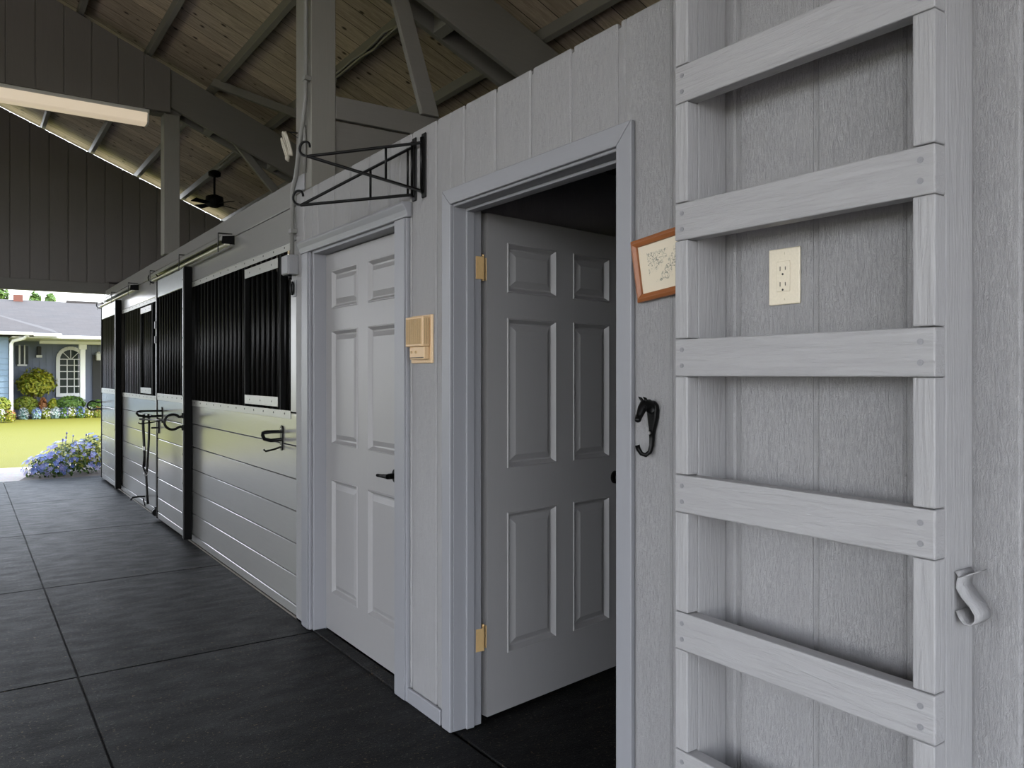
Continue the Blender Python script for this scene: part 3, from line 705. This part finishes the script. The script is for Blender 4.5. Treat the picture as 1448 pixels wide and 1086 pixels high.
# farther frame
tc = thing('roof_truss', (.05, 7.85, 2.5), 'grey double roof truss with boarded gable and post standing on the stall header', 'roof truss', 'roof trusses')
rafter(tc, 7.851); rafter(tc, 8.03); blocks(tc, 7.892, 8.029, (.40, 1.02, 1.64))
MB().box(-.022, .118, 7.852, 7.995, 2.508, 3.815).build('post', M['post'], tc, .004)
MB().box(-4.18, .14, 7.892, 8.028, 3.825, 3.965).build('collar_beam', M['beam'], tc, .003)
MB().prism([(.60, 7.93, 3.70), (.72, 7.93, 3.66), (1.62, 7.93, 2.72), (1.48, 7.93, 2.72)], (0, .04, 0)).build('web_brace', M['beam'], tc, .003)
MB().beam((.34, 7.56, under(.34) - .02), (1.75, 6.75, under(1.75) - .02), .035, .075, (SL, 0, 1)).build('lateral_brace', M['beam'], tc, .003)
def gable(name, y, th, x0, x1, zb, drop, xoff, mat, parent=None):
    m = MB(); k0 = math.floor((x0 - xoff) / .2133)
    eds = [x0] + [xoff + .2133 * k for k in range(k0, k0 + 80) if x0 + .02 < xoff + .2133 * k < x1 - .02] + [x1]
    for a, b in zip(eds[:-1], eds[1:]):
        a2, b2 = a + .004, b - .004
        pts = [(a2, y, zb), (b2, y, zb), (b2, y, under(b2) - drop)]
        if a2 < -2.1 < b2: pts.append((-2.1, y, under(-2.1) - drop))
        pts.append((a2, y, under(a2) - drop)); m.prism(pts, (0, th, 0))
    pts = [(x0, y + th * .5, zb), (x1, y + th * .5, zb), (x1, y + th * .5, under(x1) - drop - .004), (-2.1, y + th * .5, under(-2.1) - drop - .004), (x0, y + th * .5, under(x0) - drop - .004)]
    m.prism(pts, (0, th, 0))
    return m.build(name, mat, parent, .003)
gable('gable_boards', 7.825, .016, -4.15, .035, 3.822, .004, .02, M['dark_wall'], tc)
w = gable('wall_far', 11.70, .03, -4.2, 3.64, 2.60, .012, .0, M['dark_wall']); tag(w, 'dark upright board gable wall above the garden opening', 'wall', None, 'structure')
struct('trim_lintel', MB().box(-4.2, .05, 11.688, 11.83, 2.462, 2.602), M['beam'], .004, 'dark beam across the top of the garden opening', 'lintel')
struct('wall_left', MB().box(-4.35, -4.2, 3.9, 11.85, 0, 2.5), M['stall'])
mb = MB()
for (p, q, r_, s_) in cut_rect(-4.2, 3.64, 0, 3.2, [(-4.1, -.05, -1, 3.1)]): mb.box(p, q, -3.3, -3.2, r_, s_)
mb.prism([(-4.2, -3.3, 3.1), (2.7, -3.3, 3.1), (-2.1, -3.3, under(-2.1)), (-4.2, -3.3, under(-4.2))], (0, .1, 0))
struct('wall_near_added', mb, M['dark_wall'])  # unseen end wall added to cut light from behind the camera
tag(MB().box(-.034, -.0045, 11.78, 11.835, 1.90, 1.99).box(-.026, -.0045, 11.79, 11.83, 1.75, 1.82).build('gate_hinge', M['iron'], None, .004, (-.01, 11.8, 1.88)),
    'black iron hinge pieces on the outer edge of the stall end, high up', 'hinge')
# cables along the purlin
for k, (dz, ph) in enumerate(((-.012, 0), (-.045, 1.3))):
    pts = [(.958 - .012 * sin(ph + q * 1.7), 4.42 + q * .2, under(.99) + .03 + dz + .014 * sin(ph + q * 2.1)) for q in range(0, 10)]
    o = MB().tube(pts, .009, 8).build('roof_cable', M['cable'], None, 0, (.96, 5.2, 3.86))
    tag(o, ('upper' if k == 0 else 'lower, slacker') + ' grey cable clipped along the roof purlin behind the corner post', 'cable', 'cables along the roof purlin')
tag(MB().box(.925, .968, 6.13, 6.24, 3.78, 3.89).build('junction_box', M['cable'], None, .004, (.95, 6.2, 3.84)), 'dark junction box on the roof purlin where the cables end', 'electrical box')
# stall fan
fn = thing('ceiling_fan', (.955, 9.92, 3.86), 'black ceiling fan hanging from a roof purlin over the far stall', 'fan')
MB().tube([(.955, 9.92, 3.868), (.955, 9.92, 3.84), (.955, 9.92, 3.80), (.955, 9.92, 3.785)], [.03, .075, .07, .02], 16).build('canopy', M['black'], fn)
MB().tube([(.955, 9.92, 3.79), (.955, 9.92, 3.55)], .013, 10).build('downrod', M['black'], fn)
MB().tube([(.955, 9.92, 3.57), (.955, 9.92, 3.545), (.955, 9.92, 3.45), (.955, 9.92, 3.42)], [.03, .10, .11, .05], 18).build('motor', M['black'], fn)
for k in range(4):
    a = radians(25 + 90 * k); d = Vector((cos(a), sin(a), 0)); p = Vector((.955, 9.92, 3.455)); sd_ = Vector((-d.y, d.x, .25)).normalized()
    MB().prism([p + d * .09 - sd_ * .03, p + d * .30 - sd_ * .05, p + d * .30 + sd_ * .05, p + d * .09 + sd_ * .03], (0, 0, .008)).build('blade', M['black'], fn)
MB().tube([(.93, 9.60, under(.99) + .02), (.93, 9.3, under(.99) + .03), (.93, 8.6, under(.99) + .05), (.93, 8.1, under(.99) + .03)], .008, 8).build('cord', M['cable'], fn)
# fluorescent fixture
fl = thing('fluorescent_light', (-.90, 7.93, 3.82), 'long warm fluorescent strip light under the boarded gable beam', 'ceiling light')
P = [(7.84, 3.790), (7.86, 3.706), (7.885, 3.694), (7.975, 3.694), (8.00, 3.706), (8.02, 3.790)]
MB().prism([(-1.45, y, z) for y, z in P], (1.285, 0, 0)).build('diffuser', M['light'], fl, .004)
MB().box(-1.47, -.145, 7.85, 8.01, 3.7905, 3.8245).build('housing', M['white'], fl, .003)
for x in (-.164, -1.466): MB().prism([(x, y, z) for y, z in P], (.015, 0, 0)).build('end_cap', M['white'], fl, .002)

# ------------------------------------------------------------------ garden
def leaves(m, c, rad, n, sz, shell=.75, lo=-.2, up=.35):
    c = Vector(c)
    for _ in range(n):
        while True:
            d = Vector((random.gauss(0, 1), random.gauss(0, 1), random.gauss(0, 1))).normalized()
            if d.z > lo: break
        rr = shell + (1 - shell) * random.random() ** .6
        p = c + Vector((d.x * rad[0], d.y * rad[1], d.z * rad[2])) * rr
        nrm = (d + Vector((random.uniform(-.6, .6), random.uniform(-.6, .6), random.uniform(-.2, .7)))).normalized()
        t = nrm.cross(Vector((random.uniform(-1, 1), random.uniform(-1, 1), random.uniform(-.3, 1)))).normalized(); b = nrm.cross(t)
        s = sz * random.uniform(.6, 1.3)
        m.add([p - t * s, p + b * s * .45 + nrm * s * .12, p + t * s, p - b * s * .45 + nrm * s * .12], [(0, 1, 2, 3)])
def shrub(name, label, cat, c, rad, n, sz, mat, group=None, trunk=True, shell=.7, bloom=None):
    base = (c[0], c[1], -.05)
    r = thing(name, base, label, cat, group)
    m = MB()
    if trunk:                       # open shrubs grow in lobes
        for _ in range(7):
            a = random.uniform(0, 2 * pi); q = random.uniform(.25, .5); k = random.uniform(.45, .62)
            leaves(m, (c[0] + rad[0] * q * cos(a), c[1] + rad[1] * q * sin(a), c[2] + rad[2] * random.uniform(-.35, .45)), [g_ * k for g_ in rad], n // 7, sz, shell * .6, -.8)
    else: leaves(m, c, [g_ * random.uniform(.94, 1.06) for g_ in rad], n, sz, shell, -.7)
    m.build('foliage', M[mat], r)
    if trunk:
        m = MB()
        for k in range(4):
            a = 2 * pi * k / 4 + .4
            m.tube([(c[0] + .03 * cos(a), c[1] + .03 * sin(a), -.05), (c[0] + rad[0] * .2 * cos(a), c[1] + rad[1] * .2 * sin(a), c[2] - rad[2] * .3), (c[0] + rad[0] * .45 * cos(a), c[1] + rad[1] * .45 * sin(a), c[2] + rad[2] * .2)], [.022, .016, .006], 6)
        m.build('stem', M['bark'], r)
    if bloom:
        m = MB(); leaves(m, (c[0], c[1], c[2] + rad[2] * .1), [q * 1.04 for q in rad], bloom[1], bloom[2], .9, -.3); o = m.build('blossoms', M[bloom[0]], r); o['kind'] = 'stuff'
    return r
# flower mound at the opening
r = thing('flowering_plant', (-.32, 12.75, -.03), 'big mound of blue flowers at the barn opening beside the stall end', 'flowering plant')
m = MB()
MB().prism([(-.95, 12.20, -.03), (.6, 12.20, -.03), (.6, 13.6, -.03), (-.6, 13.7, -.03)], (0, 0, .02)).build('soil_bed', M['soil'], r)
for c, rad, n in (((-.60, 12.62, .08), (.26, .32, .20), 420), ((-.30, 12.72, .14), (.36, .40, .30), 650), ((.05, 12.9, .16), (.36, .45, .34), 650)): leaves(m, c, rad, n, .030, .55, -.5)
m.build('foliage', M['leaf_dark'], r)
m = MB()
for c, rad, n in (((-.20, 12.70, .16), (.34, .40, .30), 260), ((.08, 12.85, .2), (.34, .40, .32), 300)): leaves(m, c, rad, n, .032, .8, -.2)
tag(m.build('young_foliage', M['leaf_yellow'], r), 'yellow green young leaves')
def blossoms(n, mat, name, spread, sz):
    m = MB()
    for _ in range(n):
        c, rad = random.choice(spread)
        while True:
            d = Vector((random.gauss(0, 1), random.gauss(0, 1), random.gauss(0, 1))).normalized()
            if d.z > -.25 and d.y < .5: break
        p = Vector(c) + Vector((d.x * rad[0], d.y * rad[1], d.z * rad[2])) * random.uniform(.97, 1.1)
        nr = (d + Vector((0, -.3, .4))).normalized(); t = nr.orthogonal().normalized(); b = nr.cross(t); s = sz * random.uniform(.7, 1.3)
        a0 = random.random() * 6
        vs = [p + nr * .004]; fs = []
        for k in range(5):
            for da, rr in ((-.5, .75), (0, 1.), (.5, .75)):
                a = a0 + 2 * pi * k / 5 + da; vs.append(p + (t * cos(a) + b * sin(a)) * s * rr + nr * s * .25)
            fs.append((0, 3 * k + 1, 3 * k + 2, 3 * k + 3))
        m.add(vs, fs)
    o = m.build(name, M[mat], r); o['kind'] = 'stuff'; return o
SP = [((-.60, 12.62, .08), (.27, .33, .21)), ((-.30, 12.72, .14), (.37, .41, .31)), ((.05, 12.9, .16), (.37, .46, .35))]
blossoms(120, 'blossom_blue', 'blue_blossoms', SP, .034); blossoms(85, 'blossom_lilac', 'lilac_blossoms', SP[:2], .032); blossoms(60, 'blossom_white', 'white_blossoms', SP, .024)
m = MB()
for k in range(11):
    x = random.uniform(-.45, .3); y = random.uniform(12.6, 13.2); h = random.uniform(.42, .58)
    m.tube([(x, y, .3), (x + .02, y, h)], .004, 5); m.ball((x + .02, y, h), (.012, .012, .018), 6, 4)
m.build('flower_spikes', M['blossom_lilac'], r)

# house
hs = thing('house', (1.0, 31.5, -.05), 'blue grey house with shingled roof and white arched window across the lawn', 'house')
g0 = -.05
MB().box(-6, -.38, 28.9, 32.5, g0, 2.56).build('wing_wall', M['blue_clap'], hs)
m = MB()
for k in range(14): m.box(-6, -.39, 28.885, 28.8995, .1 + k * .18, .1 + k * .18 + .012)
m.build('clapboard_edges', M['blue_clap'], hs)
MB().box(-.379, 6, 31.6, 32.4, g0, 2.56).build('main_wall', M['blue_side'], hs)
m = MB()
for k in range(30): m.box(-.37 + k * .2, -.345 + k * .2, 31.585, 31.5995, g0, 2.5)
m.build('battens', M['blue_side'], hs)
# roofs
eL = 2.68
m = MB().prism([(-8, 30.3, 2.66), (9, 30.3, 2.60), (9, 37, 4.32), (-8, 37, 4.30)], (0, 0, .06)); m.prism([(-8, 37, 4.30), (9, 37, 4.32), (9, 43, 2.7), (-8, 43, 2.7)], (0, 0, .06)); m.build('main_roof', M['shingle'], hs)
pa, pb, pc = (.98, 28.45, 2.665), (-6, 28.45, 2.69), (-3.2, 33.9, 4.25)
m = MB().add([pa, pb, (-4.2, 33.2, 4.12), (-2.6, 33.2, 4.12)], [(0, 3, 2, 1)]); m.add([pa, (-2.6, 33.2, 4.12), (-2.0, 36.2, 4.15), (.98, 31.2, 2.95)], [(0, 3, 2, 1)])
m.add([(p[0], p[1], p[2] - .05) for p in (pa, pb, (-4.2, 33.2, 4.12), (-2.6, 33.2, 4.12))], [(0, 1, 2, 3)])
m.build('wing_roof', M['shingle'], hs)
m = MB().box(-6, .25, 28.33, 28.45, 2.60, 2.70); m.box(.25, 1.02, 28.36, 28.48, 2.575, 2.675); m.build('gutter', M['white'], hs, .02)
m = MB().box(1.02, 6, 30.18, 30.32, 2.575, 2.70); m.build('gutter', M['white'], hs, .02)
MB().box(.55, 6, 30.4, 30.6, 2.42, 2.53).build('porch_beam', M['white'], hs, .01)
MB().box(-.3, 6, 28.6, 31.6, 2.535, 2.57).build('soffit', M['white'], hs)
MB().tube([(.10, 28.42, 2.60), (.02, 28.5, 2.52), (-.26, 28.8, 2.44), (-.31, 28.84, 2.34), (-.31, 28.84, g0)], .055, 10).build('downspout', M['white'], hs)
# arched window
wn = thing('x', (0, 0, 0), None, None); bpy.data.objects.remove(wn)
yw = 31.55; xc, w2, zb, zs = 1.57, .33, .72, 1.93
ring = [(xc - w2, yw, zb), (xc + w2, yw, zb), (xc + w2, yw, zs)] + [(xc + w2 * cos(radians(t)), yw, zs + .33 * sin(radians(t))) for t in range(15, 180, 15)] + [(xc - w2, yw, zs)]
ga = MB().prism(ring, (0, .03, 0)).build('arched_window', M['glass'], hs)
wo = w2 + .06
pts = [(xc - wo, yw, zb - .03), (xc - wo, yw, zs)] + [(xc + wo * cos(radians(t)), yw, zs + (.33 + .06) * sin(radians(t))) for t in range(165, 0, -15)] + [(xc + wo, yw, zs), (xc + wo, yw, zb - .03)]
m = MB()
for a, b in zip(pts[:-1], pts[1:]): m.beam(a, b, .12, .10, (0, 1, 0))
m.beam((xc - wo - .06, yw, zb - .04), (xc + wo + .06, yw, zb - .04), .12, .12)
m.build('window_casing', M['white'], ga)
m = MB()
for x in (xc - w2 / 3, xc + w2 / 3): m.box(x - .014, x + .014, yw - .02, yw - .001, zb, zs)
for z in (.98, 1.24, 1.50, 1.72, 1.93): m.box(xc - w2, xc + w2, yw - .022, yw - .002, z - .014, z + .014)
for t in (45, 90, 135): m.beam((xc + .05 * cos(radians(t)), yw - .012, zs + .02), (xc + w2 * cos(radians(t)), yw - .012, zs + .33 * sin(radians(t))), .02, .026, (0, 1, 0))
m.build('muntins', M['white'], ga)
sw = MB().box(-.06, .30, 31.55, 31.58, 1.74, 2.36).build('sash_window', M['glass'], hs)
m = MB().box(.02, .07, 31.50, 31.549, 1.70, 2.40).box(.17, .21, 31.50, 31.549, 1.70, 2.40).box(-.02, .26, 31.49, 31.549, 1.68, 1.74)
m.build('window_frame', M['white'], sw)
m = MB().box(.55, .68, 31.44, 31.59, 2.02, 2.36); o = m.build('porch_lantern', M['inside'], hs, .02); MB().box(.53, .70, 31.43, 31.6, 1.98, 2.06).build('lantern_base', M['white'], o)
m = MB().box(1.74, 1.90, 30.42, 30.58, g0, 2.42).box(1.70, 1.94, 30.40, 30.60, 2.25, 2.42); m.build('porch_column', M['white'], hs, .01)
MB().box(2.25, 3.2, 31.50, 31.6, .2, 2.1).build('entry_door', M['inside'], hs)
q = far(139, 504, 31.4); o = MB().tube([q + Vector((0, 0, .12)), q + Vector((0, 0, .16))], .05, 8).box(q.x - .07, q.x + .07, 31.33, 31.5, q.z - .14, q.z + .12).build('wall_lantern', M['white'], hs, .02)
MB().box(.10, .42, 36.6, 37.1, 4.0, 4.55).build('chimney', M['brick'], hs, .01)
MB().box(1.95, 6, 36.9, 37.1, 4.36, 4.43).build('ridge_cap', M['shingle'], hs)

# planting in front of the house (bed of soil first)
struct('garden_bed', MB().box(-.3, 6, 29.80, 31.5, -.06, -.04), M['soil'])
shrub('garden_shrub', 'large round yellow green shrub beside the white downspout', 'shrub', (.38, 30.85, 1.12), (.72, .45, .68), 2300, .075, 'leaf_yellow')
shrub('garden_hedge', 'clipped lime hedge under the large yellow shrub', 'hedge', (.16, 30.40, .42), (.36, .22, .26), 900, .05, 'leaf_lime', None, False)
shrub('garden_hedge', 'pale lime hedge in front of the clapboard wing', 'hedge', (-.62, 28.45, .46), (.32, .25, .26), 700, .05, 'leaf_lime', None, False)
shrub('garden_hedge', 'clipped mid green hedge under the arched window', 'hedge', (1.44, 30.12, .44), (.44, .22, .24), 900, .05, 'leaf_green', None, False)
shrub('garden_hedge', 'low green hedge by the porch entry', 'hedge', (2.30, 30.2, .36), (.34, .22, .18), 600, .05, 'leaf_green', None, False)
shrub('garden_shrub', 'rust red leafy plant between the hedges', 'shrub', (.64, 30.25, .36), (.13, .13, .28), 350, .05, 'leaf_rust', None, False)
shrub('garden_shrub', 'round yellow shrub right of the rust red plant', 'shrub', (.93, 30.22, .36), (.17, .20, .24), 600, .045, 'leaf_yellow', None, False)
shrub('garden_shrub', 'low lime shrub in front of the lime hedge', 'shrub', (.30, 30.02, .24), (.17, .12, .16), 450, .045, 'leaf_lime', None, False)
low = [(-.45, 'leaf_lime', 'blossom_white', 'low pale plant with white flowers at the near end of the bed'), (-.20, 'leaf_yellow', 'leaf_rust', 'low yellow plant with coral flowers in the bed'), (.06, 'leaf_teal', 'blossom_white', 'silvery low plant left of the lime shrub'),
       (.42, 'leaf_teal', 'blossom_blue', 'silvery plant with blue flowers below the rust red plant'), (.68, 'leaf_lime', 'blossom_white', 'low lime plant with white flowers in the bed middle'), (.95, 'leaf_teal', 'blossom_white', 'teal low plant in front of the round yellow shrub'),
       (1.2, 'leaf_green', 'blossom_lilac', 'low green plant with lilac flowers'), (1.42, 'leaf_lime', 'blossom_white', 'low lime plant below the arched window'), (1.66, 'leaf_green', 'blossom_blue', 'plant covered in bright blue flowers below the arched window'),
       (1.92, 'leaf_yellow', 'blossom_white', 'low yellow plant in front of the white column'), (2.2, 'leaf_lime', 'leaf_rust', 'low lime plant with pink flowers by the stall end')]
for i, (x, a, b, lab) in enumerate(low): shrub('bedding_plant', lab, 'plant', (x, 29.70 + random.uniform(-.05, .05), .09) if i > 1 else (x - .17, 28.08, .12), (.15, .15, .22), 330, .042, a, 'low bedding plants', False, .45, (b, 100, .03))
# trees beyond the roof
for (u0, u1, v0, v1, y, lab) in ((-10, 12, 402, 432, 46, 'leafy green tree top beyond the roof at the photo edge'), (41, 59, 412, 436, 45, 'rounded green tree top beyond the roof next to the chimney'), (62, 80, 414, 436, 45, 'loose green tree top beyond the middle of the roof')):
    a = far(u0, v0, y); b = far(u1, v1, y); c = (a + b) / 2; rx = abs(b.x - a.x) / 2; rz = abs(a.z - b.z) / 2
    r = thing('background_tree', (c.x, y, -.05), lab, 'tree')
    m = MB(); leaves(m, c, (rx * random.uniform(.8, 1.1), rx, rz), 300, .13, .15, -1); m.build('crown', M['leaf_green'], r)
    MB().tube([(c.x, y, -.05), (c.x + .05, y, c.z * .6), (c.x, y, c.z)], [.16, .12, .05], 8).build('trunk', M['bark'], r)

# ------------------------------------------------------------------ light
wd = bpy.data.worlds.new('sky'); SC.world = wd; wd.use_nodes = True
t = wd.node_tree; bg = t.nodes['Background']
tc_ = t.nodes.new('ShaderNodeTexCoord'); sp = t.nodes.new('ShaderNodeSeparateXYZ'); t.links.new(tc_.outputs['Generated'], sp.inputs[0])
rp = t.nodes.new('ShaderNodeValToRGB'); rp.color_ramp.elements[0].position = 0.; rp.color_ramp.elements[0].color = (.95, .97, 1., 1); rp.color_ramp.elements[1].position = .8; rp.color_ramp.elements[1].color = (.62, .76, 1., 1)
t.links.new(sp.outputs['Z'], rp.inputs['Fac']); t.links.new(rp.outputs['Color'], bg.inputs['Color']); bg.inputs['Strength'].default_value = 1.6
sn = bpy.data.lights.new('sun', 'SUN'); sn.energy = 2.2; sn.angle = radians(1.5); sn.color = (1, .95, .85)
so = bpy.data.objects.new('sun', sn); COL.objects.link(so)
sd_ = Vector((.55, -.35, .85)).normalized()          # towards the sun: high, over the outer side of the stalls
so.rotation_euler = sd_.to_track_quat('Z', 'Y').to_euler(); so.location = (6, -6, 12)

SC.view_settings.view_transform = 'Standard'; SC.view_settings.look = 'None'
SC.view_settings.exposure = 1.92; SC.view_settings.gamma = 1; SC.view_settings.use_curve_mapping = False
SC.cycles.max_bounces = 10; SC.cycles.diffuse_bounces = 6; SC.cycles.glossy_bounces = 4
SC.cycles.use_denoising = True
